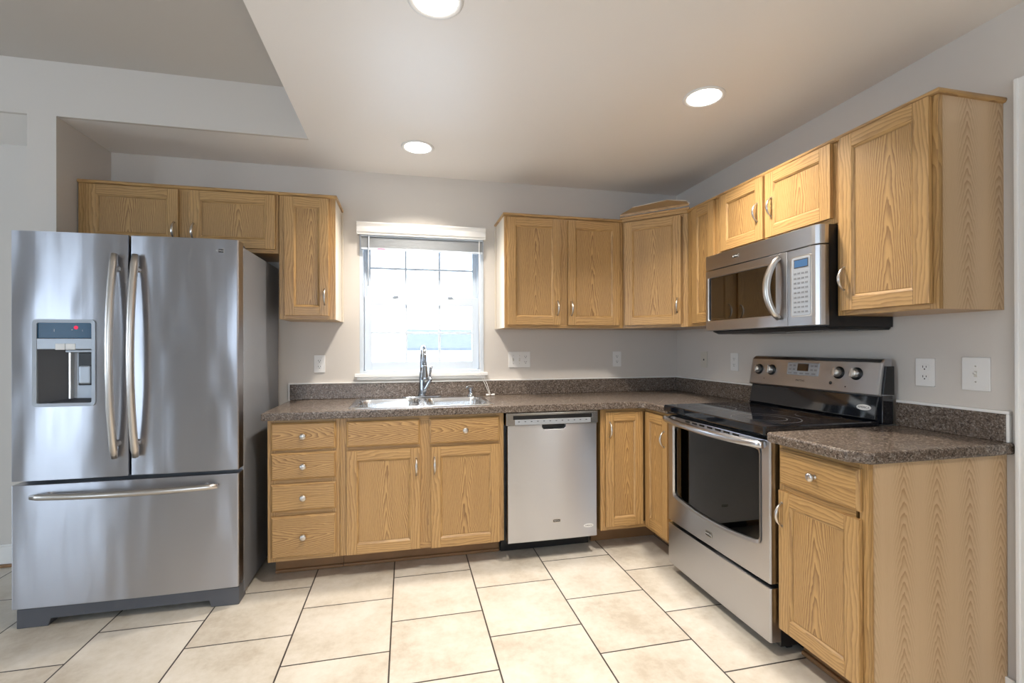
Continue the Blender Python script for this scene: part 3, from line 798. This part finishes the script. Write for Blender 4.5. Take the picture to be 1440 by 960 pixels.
b.build('edge_strip', PALE, lp, label='pale edge strip')
# right wall uppers (local x runs toward the camera)
t = upper_cab('wall_cabinet', 'narrow oak wall cabinet between the corner cabinet and the microwave', (0, -24.05, UZ), -90, 11.9, UH)
face_frame(t, .02, 11.88, 0, UH, -11.9, [], [], sl=2.2, sr=1.0, tr=1.0, br=1.2)
add_door(t, 2.6, 11.0, .7, 28.9, -11.9)
molding(t, [((.02, -11.9), (11.88, -11.9), 0, 0)], 29.0)
t = upper_cab('wall_cabinet', 'short two-door oak wall cabinet above the microwave', (0, -36, 70.3), -90, 30.3, 14.15)
face_frame(t, .02, 30.28, 0, 14.15, -11.9, [(14.9, 1.6)], [], sl=1.6, sr=1.2, tr=1.0, br=1.2)
add_door(t, 1.4, 14.35, .9, 13.45, -11.9, (12.9, 6.6))
add_door(t, 15.0, 29.6, .9, 13.45, -11.9, (16.7, 6.6))
molding(t, [((.02, -11.9), (30.28, -11.9), 0, 0)], 13.5)
t = upper_cab('wall_cabinet', 'tall single-door oak wall cabinet nearest the camera with printed end panel', (0, -66.33, UZ), -90, 15.1, UH, rmat=2)
face_frame(t, .02, 15.08, 0, UH, -11.9, [], [], sl=1.4, sr=1.1, tr=1.0, br=1.2)
add_door(t, 1.0, 14.4, .75, 29.0, -11.9, (1.75, 5.9))
molding(t, [((.02, -11.9), (15.08, -11.9), 0, 1), ((15.08, -11.9), (15.08, -.05), -1, 0)], 29.0)

# ================================================================== APPLIANCES
def badge(parent, x, y, z, w, h, word='MAYTAG', size=None):
    b = MB(); b.prism([(x-w/2, z+h/2), (x-w/2, z-h*.35), (x-w*.15, z-h*.42), (x, z-h*.55), (x+w*.15, z-h*.42), (x+w/2, z-h*.35), (x+w/2, z+h/2)], 'y', y-.06, y)
    p = b.build('badge', NICKEL, parent, .02)
    MB().box(x-w*.45, x+w*.45, y-.08, y-.055, z-h*.28, z+h*.38).build('badge_face', BLACK, p)
    text('badge_lettering', word, size or h*.42, Matrix.Translation((x, y-.09, z+h*.04)) @ FRONT, WHITEP, p, .004)
    return p
# ---- refrigerator ---------------------------------------------------------
FX = -150.0; FW = 36.4
f = thing('refrigerator', 'stainless french door refrigerator with ice dispenser and bottom freezer', 'refrigerator', (FX, 0, 0))
MB().box(.25, FW-.15, -27.4, -1.0, .9, 69.9).build('case', GREY, f, .25)
b = MB(); b.prism([(.5, .02), (5.2, .02), (5.6, 1.3), (FW-5.4, 1.3), (FW-5, .02), (FW-.2, .02), (FW-.2, 3.4), (.5, 3.4)], 'y', -29.9, -26)
b.build('base_grille', BASEG, f, .12)
def front(x0, x1, yb, yf, bulge, n=10):
    pts = [(x0, yb), (x0, yf+.25)]
    for k in range(n+1):
        q = k/n; pts.append((x0+.12+(x1-x0-.24)*q, yf-bulge*(1-(2*q-1)**2)))
    return pts+[(x1, yf+.25), (x1, yb)]
def fdoor(x0, x1, z0, z1, name, bulge=.22, side=GREY):
    b = MB(); P = front(x0, x1, -27.6, -30.5, bulge)
    b.loft([[(x, y, z) for x, y in P] for z in (z0, z1)], smooth=False)
    return b.build(name, STEEL_F, f)
dl = fdoor(.1, 18.05, 26.3, 70.6, 'door'); dr = fdoor(18.35, FW-.05, 26.3, 70.6, 'door')
dz = fdoor(.1, FW-.05, 3.7, 25.6, 'freezer_drawer', .3)
DX0, DX1, DZ0, DZ1 = 3.75, 12.75, 39.6, 54.7
cut(dl, [MB().prism(rrect(DX0, DX1, DZ0, DZ1, .6), 'y', -33, -27.95)])
for o in (dl, dr, dz): add_bevel(o, .12, 2)
# dispenser
b = MB()
ro = rrect(DX0-.25, DX1+.25, DZ0-.25, DZ1+.25, .7); ri = rrect(DX0+.35, DX1-.35, DZ0+.35, DZ1-.35, .3)
b.loft([[(x, -30.55, z) for x, z in ro], [(x, -30.95, z) for x, z in ro], [(x, -30.85, z) for x, z in ri], [(x, -30.0, z) for x, z in ri]], cap0=False, cap1=False, smooth=False)
dp = b.build('dispenser', LGREY, dl)
mz = 50.0
MB().box(DX0+.3, DX1-.3, -30.6, -28.2, 51.6, DZ1-.3).build('display', CYAN, dp, .05)
MB().box(DX0+.3, DX1-.3, -30.8, -28.2, 49.6, 51.55).build('control_strip', LGREY, dp, .1)
MB().box(6.9, 8.35, -30.9, -30.7, 49.5, 50.6).box(8.45, 9.9, -30.9, -30.7, 49.5, 50.6).build('dispense_buttons', WHITEP, dp, .06)
MB().lathe([(0, 0), (.33, 0), (.33, .03), (0, .03)], (9.9, -30.6, 53.5), (0, -1, 0), 16).build('indicator', LED_RED, dp, label='red round indicator')
for xx, s_ in ((6.6, '|'), (9.3, '*'), (10.9, ':')): text('display_mark', s_, .5, Matrix.Translation((xx, -30.62, 53.0)) @ FRONT, WHITEP, dp, .004)
b = MB()   # cavity: angled left wall, back, floor
b.face([(DX0+.35, -30.5, DZ0+.3), (8.0, -28.1, DZ0+1.0), (8.0, -28.1, 49.6), (DX0+.35, -30.5, 49.6)])
b.face([(8.0, -28.1, DZ0+.5), (DX1-.3, -28.1, DZ0+.5), (DX1-.3, -28.1, 49.6), (8.0, -28.1, 49.6)], mat=1)
b.face([(DX1-.3, -28.1, DZ0+.5), (DX1-.3, -30.5, DZ0+.5), (DX1-.3, -30.5, 49.6), (DX1-.3, -28.1, 49.6)], mat=1)
b.face([(DX0+.35, -30.5, DZ0+.3), (DX1-.3, -30.5, DZ0+.3), (DX1-.3, -28.1, DZ0+.9), (8.0, -28.1, DZ0+1.0)], mat=2)
b.build('cavity', [DGREY, LGREY, BASEG], dp)
MB().box(7.75, 8.15, -29.0, -28.1, DZ0+.9, 49.5).build('divider', NICKEL, dp, .1)
MB().box(9.6, 12.1, -29.6, -28.3, 43.0, 49.0).build('water_paddle_housing', BLACK, dp, .15)
MB().box(9.9, 11.7, -29.95, -29.5, 43.3, 46.6).build('water_paddle', LGREY, dp, .25)
MB().box(8.0, 12.2, -30.2, -28.6, 49.0, 49.5).build('spout_cover', LGREY, dp, .15)
def bow(p0, p1, out, r, parent, name='handle', post=1.5, n=22):
    p0 = Vector(p0); p1 = Vector(p1); pts = []; rad = []
    for k in range(n+1):
        q = k/n; e = 1-(2*q-1)**2
        pts.append(p0.lerp(p1, q)+Vector((0, -(out[0]+out[1]*e), 0))); rad.append(r*(1.0 if 0 < k < n else .75))
    b = MB().tube(pts, rad, 16)
    for q in (.07, .93):
        e = 1-(2*q-1)**2; pp = p0.lerp(p1, q)
        b.tube([pp, pp+Vector((0, -(out[0]+out[1]*e), 0))], [r*.95, r*.8], 12)
    return b.build(name, NICKEL, parent)
bow((16.3, -30.5, 29.8), (16.3, -30.5, 66.9), (1.0, 1.7), .62, dl)
bow((19.6, -30.5, 29.8), (19.6, -30.5, 66.9), (1.0, 1.7), .62, dr)
bow((3.6, -30.5, 23.6), (33.0, -30.5, 23.6), (.9, 1.4), .58, dz)
badge(dr, 33.0, -30.55, 68.3, 1.9, 1.0)
b = MB()
for k in range(7):
    a = random.uniform(0, 6.28); r_ = random.uniform(0, .6)
    b.lathe([(0, 0), (random.uniform(.05, .22), 0), (.05, .012), (0, .012)], (8.9+1.3*r_*math.cos(a), -30.70, 29.3+.6*r_*math.sin(a)), (0, -1, 0), 7)
b.build('scuff_mark', SCUFF, dl, label='dark scuff low on the left door')
MB().box(FW-4.5, FW-.6, -28, -24.5, 69.9, 70.5).build('hinge_cover', DGREY, f, .15)
MB().box(.6, 4.5, -28, -24.5, 69.9, 70.5).build('hinge_cover', DGREY, f, .15)

# ---- dishwasher -------------------------------------------------------------
d = thing('dishwasher', 'stainless dishwasher between the sink cabinet and the corner cabinet', 'dishwasher', (-59.9, 0, 0))
MB().box(.1, 23.0, -22.2, -1, 4.4, 34.3).build('tub', BLACK, d)
MB().box(.25, 22.9, -18.5, -17.5, .05, 4.4).build('kick_plate', BLACK, d, .05)
b = MB(); b.loft([[(x, y, z) for x, y in front(.55, 22.55, -22.3, -25.1, .12)] for z in (4.5, 31.6)], smooth=False)
dd = b.build('door', STEEL, d)
cut(dd, [MB().prism([(8.8, 32.5), (8.8, 31.0), (9.3, 30.5), (14.1, 30.5), (14.6, 31.0), (14.6, 32.5)], 'y', -26, -24.0)])
add_bevel(dd, .1)
MB().box(8.6, 14.8, -24.3, -23.9, 30.3, 31.9).build('pocket_handle', BLACK, dd)
b = MB(); b.loft([[(x, y, z) for x, y in front(.15, 22.85, -22.3, -25.3, .1)] for z in (31.65, 34.45)], smooth=False)
pn = b.build('control_panel', STEEL_D, d)
cut(pn, [MB().box(1.9, 21.2, -27, -24.6, 33.0, 33.9)])
add_bevel(pn, .08)
MB().box(1.8, 21.3, -24.8, -24.2, 32.9, 34.0).build('vent_recess', BLACK, pn)
b = MB(); b.loft([[(x, y, z) for x, y in front(1.9, 21.2, -24.9, -25.32, .25)] for z in (31.75, 32.95)], smooth=False); b.build('button_strip', LGREY, pn, .04)
for k in range(12): MB().box(3+k*1.5, 3.35+k*1.5, -25.62, -25.2, 32.45, 32.6).build('button_mark', DGREY, pn)
badge(dd, 12.3, -25.22, 8.9, 1.9, .85)
MB().prism([(20.3+1.25*math.cos(q), 7.1+.42*math.sin(q)) for q in [2*math.pi*k/24 for k in range(24)]], 'y', -25.2, -25.13).build('oval_sticker', WHITEP, dd)
text('sticker_lettering', 'AMERICA', .42, Matrix.Translation((20.3, -25.22, 7.1)) @ FRONT, DGREY, dd, .004)

# ---- range ---------------------------------------------------------------
RW = 30.1
rg = thing('range', 'freestanding stainless electric range with black glass cooktop', 'range', (0, -36.35, 0), -90)
b = MB(); b.box(.3, RW-.3, -23.2, -1.0, 1.2, 35.6)
for x in (1.5, RW-2.7):
    for y in (-21, -4): b.box(x, x+1.2, y, y+1.2, .02, 1.3)
b.build('case', BLACK, rg, .1)
# cooktop
b = MB(); b.loft([[(x, y, z) for x, y in rrect(.0+i, RW-i, -26.4+i, -3.2, .5)] for z, i in ((35.55, .1), (35.7, 0), (36.75, 0), (36.95, .15))], smooth=False)
tp = b.build('cooktop', BLACKG, rg)
def ring(cx, cy, r, par):
    n = 48; b = MB()
    A = [[(cx+rr*math.cos(2*math.pi*k/n), cy+rr*math.sin(2*math.pi*k/n), 36.965) for k in range(n)] for rr in (r-.09, r+.09)]
    b.loft(A, cap0=False, cap1=False); b.build('burner_ring', BURN, par)
for cx, cy, r in ((7.5, -19.5, 4.6), (22.4, -19.5, 5.6), (22.4, -19.5, 3.4), (7.5, -8.2, 3.6), (22.4, -8.2, 3.6), (15, -8.0, 2.6)): ring(cx, cy, r, tp)
# oven door
b = MB(); b.loft([[(x, y, z) for x, y in front(.15, RW-.15, -23.3, -25.3, .12)] for z in (11.6, 34.6)], smooth=False)
od = b.build('oven_door', STEEL, rg)
def winpoly(x0, x1, z0, z1, sag, n=10, r=.8):
    pts = [(x0+r, z1), (x0+.25*r, z1-.25*r), (x0, z1-r), (x0, z0+r), (x0+.3*r, z0+.25*r)]
    for k in range(n+1):
        q = k/n; pts.append((x0+r+(x1-x0-2*r)*q, z0-sag*(1-(2*q-1)**2)))
    pts += [(x1-.3*r, z0+.25*r), (x1, z0+r), (x1, z1-r), (x1-.25*r, z1-.25*r), (x1-r, z1)]
    return pts
wp = winpoly(2.75, 27.6, 17.6, 32.8, 1.0)
cut(od, [MB().prism(wp, 'y', -27, -23.6)])
add_bevel(od, .1)
wo = winpoly(2.3, 28.05, 17.1, 33.3, 1.1, r=.9)
b = MB(); b.loft([[(x, -25.46, z) for x, z in wo], [(x, -25.55, z) for x, z in wo], [(x, -25.3, z) for x, z in wp], [(x, -24.6, z) for x, z in wp]], cap0=False, cap1=False, smooth=False)
b.build('window_bezel', NICKEL, od)
MB().prism(winpoly(2.76, 27.59, 17.61, 32.79, 1.0), 'y', -25.0, -24.9).build('window_glass', OVENG, od)
MB().box(2.6, 27.8, -23.75, -23.55, 16.0, 33.0).build('oven_cavity', DGREY, od)
b = MB()
for zz in (21.5, 22.1, 26.5, 27.1): b.tube([(3.2, -24.1, zz), (27.2, -24.1, zz)], .07, 6)
for k in range(16): b.tube([(4+k*1.5, -24.05, 21.5), (4+k*1.5, -24.05, 22.1)], .04, 5)
b.build('oven_rack', NICKEL, od)
b = MB()
for k in range(7): b.box(7+k*2.4, 8.5+k*2.4, -25.5, -25.2, 34.05, 34.4)
b.build('vent_slots', BLACK, od)
# handle: bowed bar below the cooktop lip
pts = []; rad = []
for k in range(25):
    q = k/24; e = 1-(2*q-1)**2; pts.append((.5+(RW-1)*q, -26.2-1.3*e**.7, 33.95-.25*e)); rad.append(.62)
b = MB().tube(pts, rad, 14)
for q in (.03, .97): b.tube([(.5+(RW-1)*q, -25.2, 33.95), (.5+(RW-1)*q, -26.4, 33.9)], [.6, .6], 12)
b.build('handle', STEEL, od)
b = MB(); b.loft([[(x, y, z) for x, y in front(.15, RW-.15, -23.3, -25.3, .12)] for z in (2.2, 10.9)], smooth=False)
b.build('storage_drawer', STEEL, rg, .1)
badge(od, 14.6, -25.46, 13.7, 1.9, 1.1)
# backguard
b = MB(); pr = [(-1.0, 36.6), (-3.6, 36.6), (-4.4, 37.2), (-3.5, 41.3), (-1.0, 41.3)]
b.loft([[(x, y, z) for y, z in pr] for x in (.15, RW-.15)], smooth=False)
b.build('backguard', BLACKG, rg, .15, seg=3)
b = MB(); pr = [(-1.0, 41.1), (-4.1, 41.1), (-4.3, 41.5), (-3.3, 46.9), (-2.6, 47.6), (-1.0, 47.6)]
b.loft([[(x, y, z) for y, z in pr] for x in (.0, RW+.25)], smooth=False)
cp = b.build('control_panel', STEEL, rg, .3, seg=4)
MB().prism([(-.9, 41.4), (-3.3, 41.5), (-2.6, 46.3), (-.9, 46.3)], 'x', RW+.15, RW+.5).build('end_cap', BLACK, rg, .1)
MB().box(RW-.5, RW+.35, -3.3, -1.0, 36.4, 41.3).build('side_cap', BLACKG, rg, .1)
TILT = Matrix.Translation((0, -4.3, 41.5)) @ Matrix.Rotation(-math.atan2(1.0, 5.4), 4, 'X')   # local plane of the sloping panel
MB().box(10.6, 18.3, -.10, .1, 2.4, 5.0).build('display_panel', LGREY, cp, .1, matrix=TILT)
MB().box(13.2, 15.9, -.13, 0, 3.3, 4.8).build('clock_display', BLACKG, cp, .03, matrix=TILT)
for k in range(5): MB().box(11.0+k*1.45, 11.9+k*1.45, -.125, 0, 2.65, 2.95).build('touch_key', GREY, cp, matrix=TILT)
for xx in (11.1, 12.1, 16.4, 17.3):
    for zz in (3.4, 4.2): MB().box(xx, xx+.6, -.125, 0, zz, zz+.35).build('touch_key', GREY, cp, matrix=TILT)
for xx, zz in ((2.6, 3.2), (6.3, 3.2), (22.6, 3.4), (26.1, 3.4)):
    kb = MB().lathe([(0, 0), (1.15, 0), (1.15, .1), (.95, .18), (.92, .25), (0, .25)], (xx, 0, zz), (0, -1, 0), 28).build('knob', BLACK, cp, matrix=TILT)
    MB().lathe([(0, .25), (.86, .25), (.78, .95), (.6, 1.1), (0, 1.12)], (xx, 0, zz), (0, -1, 0), 28).box(xx-.24, xx+.24, -1.35, -.3, zz-.8, zz+.8).build('knob_grip', NICKEL, kb, .05, matrix=TILT)
text('lettering', 'MAYTAG', .55, TILT @ Matrix.Translation((14.2, -.02, 1.35)) @ FRONT, DGREY, cp, .01)
for xx, zz, r_ in ((4.5, 1.2, .1), (21.2, 1.4, .32), (24.3, .9, .12)): MB().lathe([(0, -.05), (r_, -.05), (r_, .05), (0, .05)], (xx, 0, zz), (0, -1, 0), 14).build('indicator', BLACK, cp, matrix=TILT)
T2 = Matrix.Translation((0, -4.4, 37.2)) @ Matrix.Rotation(-math.atan2(.9, 4.1), 4, 'X')
MB().prism([(27.7+1.35*math.cos(q), 1.9+.5*math.sin(q)) for q in [2*math.pi*k/24 for k in range(24)]], 'y', -.06, .05).build('oval_sticker', WHITEP, rg, matrix=T2)
text('sticker_lettering', 'AMERICA', .5, T2 @ Matrix.Translation((27.7, -.07, 1.9)) @ FRONT, DGREY, rg, .004)

# ---- microwave -------------------------------------------------------------
mv = thing('microwave', 'stainless over-the-range microwave hung under the short wall cabinet', 'microwave', (0, -36.1, 52.9), -90)
b = MB(); b.box(.1, 30.0, -13.6, -.1, 0.15, 17.2); b.prism([(-13.5, .15), (-13.9, .15), (-12.6, -.35), (-.5, -.35), (-.1, .15)], 'x', .6, 29.7)
b.build('case', BLACK, mv, .12)
for x0, x1 in ((3, 11), (18, 27)): MB().box(x0, x1, -11, -4, -.45, -.3).build('grease_filter', STEEL_D, mv, .05)
def mfront(x0, x1, z0, z1, name, b0=0, b1=0, mat=STEEL, r1=False):
    b = MB(); pts = [(x0, -13.5), (x0, -15.4)]
    pts += [(x1-(1.6 if r1 else 0)+.0, -15.4)]
    if r1: pts += [(x1-.9, -15.35), (x1-.25, -15.0), (x1, -14.3)]
    pts += [(x1, -13.5)]
    b.loft([[(x, y, z) for x, y in pts] for z in (z0, z1)], smooth=False)
    return b.build(name, mat, mv)
vp = mfront(.05, 30.1, 13.95, 17.2, 'vent_panel', r1=True); add_bevel(vp, .1)
md = mfront(.05, 23.3, .4, 13.8, 'door')
mc = mfront(23.42, 30.1, .4, 13.8, 'control_panel', r1=True)
cut(md, [MB().prism(rrect(1.2, 20.6, 2.6, 12.1, .3), 'y', -17, -14.4)])
add_bevel(md, .08); add_bevel(mc, .1)
ro = rrect(.95, 20.85, 2.35, 12.35, .4); ri = rrect(1.2, 20.6, 2.6, 12.1, .3)
b = MB(); b.loft([[(x, -15.4, z) for x, z in ro], [(x, -15.5, z) for x, z in ro], [(x, -15.3, z) for x, z in ri], [(x, -14.8, z) for x, z in ri]], cap0=False, cap1=False, smooth=False)
b.build('window_bezel', NICKEL, md)
MB().box(1.2, 20.6, -15.15, -15.05, 2.6, 12.1).build('window_glass', MICROG, md)
MB().box(1.1, 20.7, -14.45, -14.3, 2.5, 12.2).build('window_screen', DGREY, md)
pts = []; rad = []
for k in range(21):
    q = k/20; e = math.sin(math.pi*q); pts.append((21.6-.9*e, -15.6-1.9*e**.6, 2.0+11.0*q)); rad.append(.5+.15*e)
MB().tube(pts, rad, 14, squash=(1, 1.15)).build('handle', NICKEL, md)
b = MB(); b.prism(rrect(24.4, 28.3, 2.2, 12.3, .35), 'y', -15.52, -15.38); mk = b.build('keypad', LGREY, mc, .05)
MB().prism(rrect(24.1, 28.6, 1.95, 12.55, .5), 'y', -15.45, -15.38).build('keypad_rim', NICKEL, mc, .04)
MB().box(25.1, 27.8, -15.56, -15.5, 10.6, 11.8).build('display', LCD_BLUE, mk)
MB().box(24.95, 27.95, -15.55, -15.5, 10.45, 11.95).build('display_frame', DGREY, mk)
b = MB()
for r_ in range(9):
    for c_ in range(4):
        b.box(24.9+c_*.8, 25.45+c_*.8, -15.55, -15.5, 2.7+r_*.83, 3.0+r_*.83)
b.build('keypad_print', GREY, mk)
badge(vp, 9.9, -15.42, 15.55, 1.9, .95)
for xx in (4.5, 8.0): MB().lathe([(0, 0), (.14, 0), (.14, .03), (0, .03)], (xx, -14.47, 4.6), (0, -1, 0), 10).build('screen_spot', NICKEL, md)

# ================================================================== WALL PLATES
def plate(label, loc, rz, w, h, kind, mat=WHITEP, name='wall_outlet', cat='outlet'):
    t = thing(name, label, cat, loc, rz, 'wall plates')
    MB().prism(rrect(-w/2, w/2, -h/2, h/2, .12), 'y', -.22, -.01).build('plate', mat, t, .07)
    n = len(kind); 
    for i, k in enumerate(kind):
        x = (i-(n-1)/2)*1.81
        if k == 'd':
            for s in (-1, 1):
                r = MB().prism(rrect(x-.67, x+.67, s*.78-.55, s*.78+.55, .3), 'y', -.27, -.2).build('receptacle', mat, t, .02)
                MB().box(x-.30, x-.20, -.285, -.26, s*.78-.05, s*.78+.30).box(x+.20, x+.30, -.285, -.26, s*.78-.02, s*.78+.27).lathe([(0, 0), (.11, 0), (.11, .02), (0, .02)], (x, -.265, s*.78-.27), (0, -1, 0), 10).build('slot', SLOT, r)
        elif k == 's':
            MB().box(x-.2, x+.2, -.24, -.21, -.45, .45).build('toggle_slot', IVORY, t)
            MB().prism([(-.22, -.2), (-.75, .22), (-.68, .42), (-.22, .2)], 'x', x-.16, x+.16).build('toggle', mat, t, .03)
            MB().lathe([(0, 0), (.12, 0), (.1, .04), (0, .04)], (x, -.22, 1.15), (0, -1, 0), 10).lathe([(0, 0), (.12, 0), (.1, .04), (0, .04)], (x, -.22, -1.15), (0, -1, 0), 10).build('screw', NICKEL, t)
        elif k == 'j':
            MB().box(x-.25, x+.25, -.245, -.2, -.25, .2).build('jack', SLOT, t)
            MB().lathe([(0, 0), (.12, 0), (.1, .04), (0, .04)], (x, -.22, 1.6), (0, -1, 0), 10).lathe([(0, 0), (.12, 0), (.1, .04), (0, .04)], (x, -.22, -1.6), (0, -1, 0), 10).build('screw', NICKEL, t)
    return t
plate('white duplex outlet under the narrow cabinet left of the window', (-104.1, 0, 45.5), 0, 2.75, 4.5, 'd')
plate('white three-gang plate with two switches and an outlet right of the window', (-50.4, 0, 46.2), 0, 6.4, 4.5, 'ssd', name='switch_plate', cat='switch')
plate('white duplex outlet on the back wall near the corner', (-20.2, 0, 46.1), 0, 2.75, 4.5, 'd')
plate('ivory jack plate on the right wall nearest the corner', (0, -13.7, 46.1), -90, 2.75, 4.5, 'j', mat=IVORY, name='jack_plate', cat='wall plate')
plate('white duplex outlet on the right wall just left of the range', (0, -26.2, 45.8), -90, 2.75, 4.5, 'd')
plate('white duplex outlet on the right wall just right of the range', (0, -71.2, 45.5), -90, 2.85, 4.5, 'd')
plate('large white single switch plate nearest the door casing', (0, -78.1, 45.6), -90, 3.5, 4.9, 's', name='light_switch', cat='switch')

# ================================================================== OUTSIDE
hs = thing('neighbor_house', 'pale house with shingled roof seen faintly through the window', 'house', (-40, 420, -40))
MB().box(-190, 260, 0, 200, -30, 86).build('wall', SIDING, hs)
b = MB(); b.loft([[(-42, -14, 86), (272, -14, 86), (272, 60, 110), (-42, 60, 110)], [(-42, -14, 89), (272, -14, 89), (272, 60, 113), (-42, 60, 113)]], smooth=False)
b.build('roof', SHINGLE, hs)
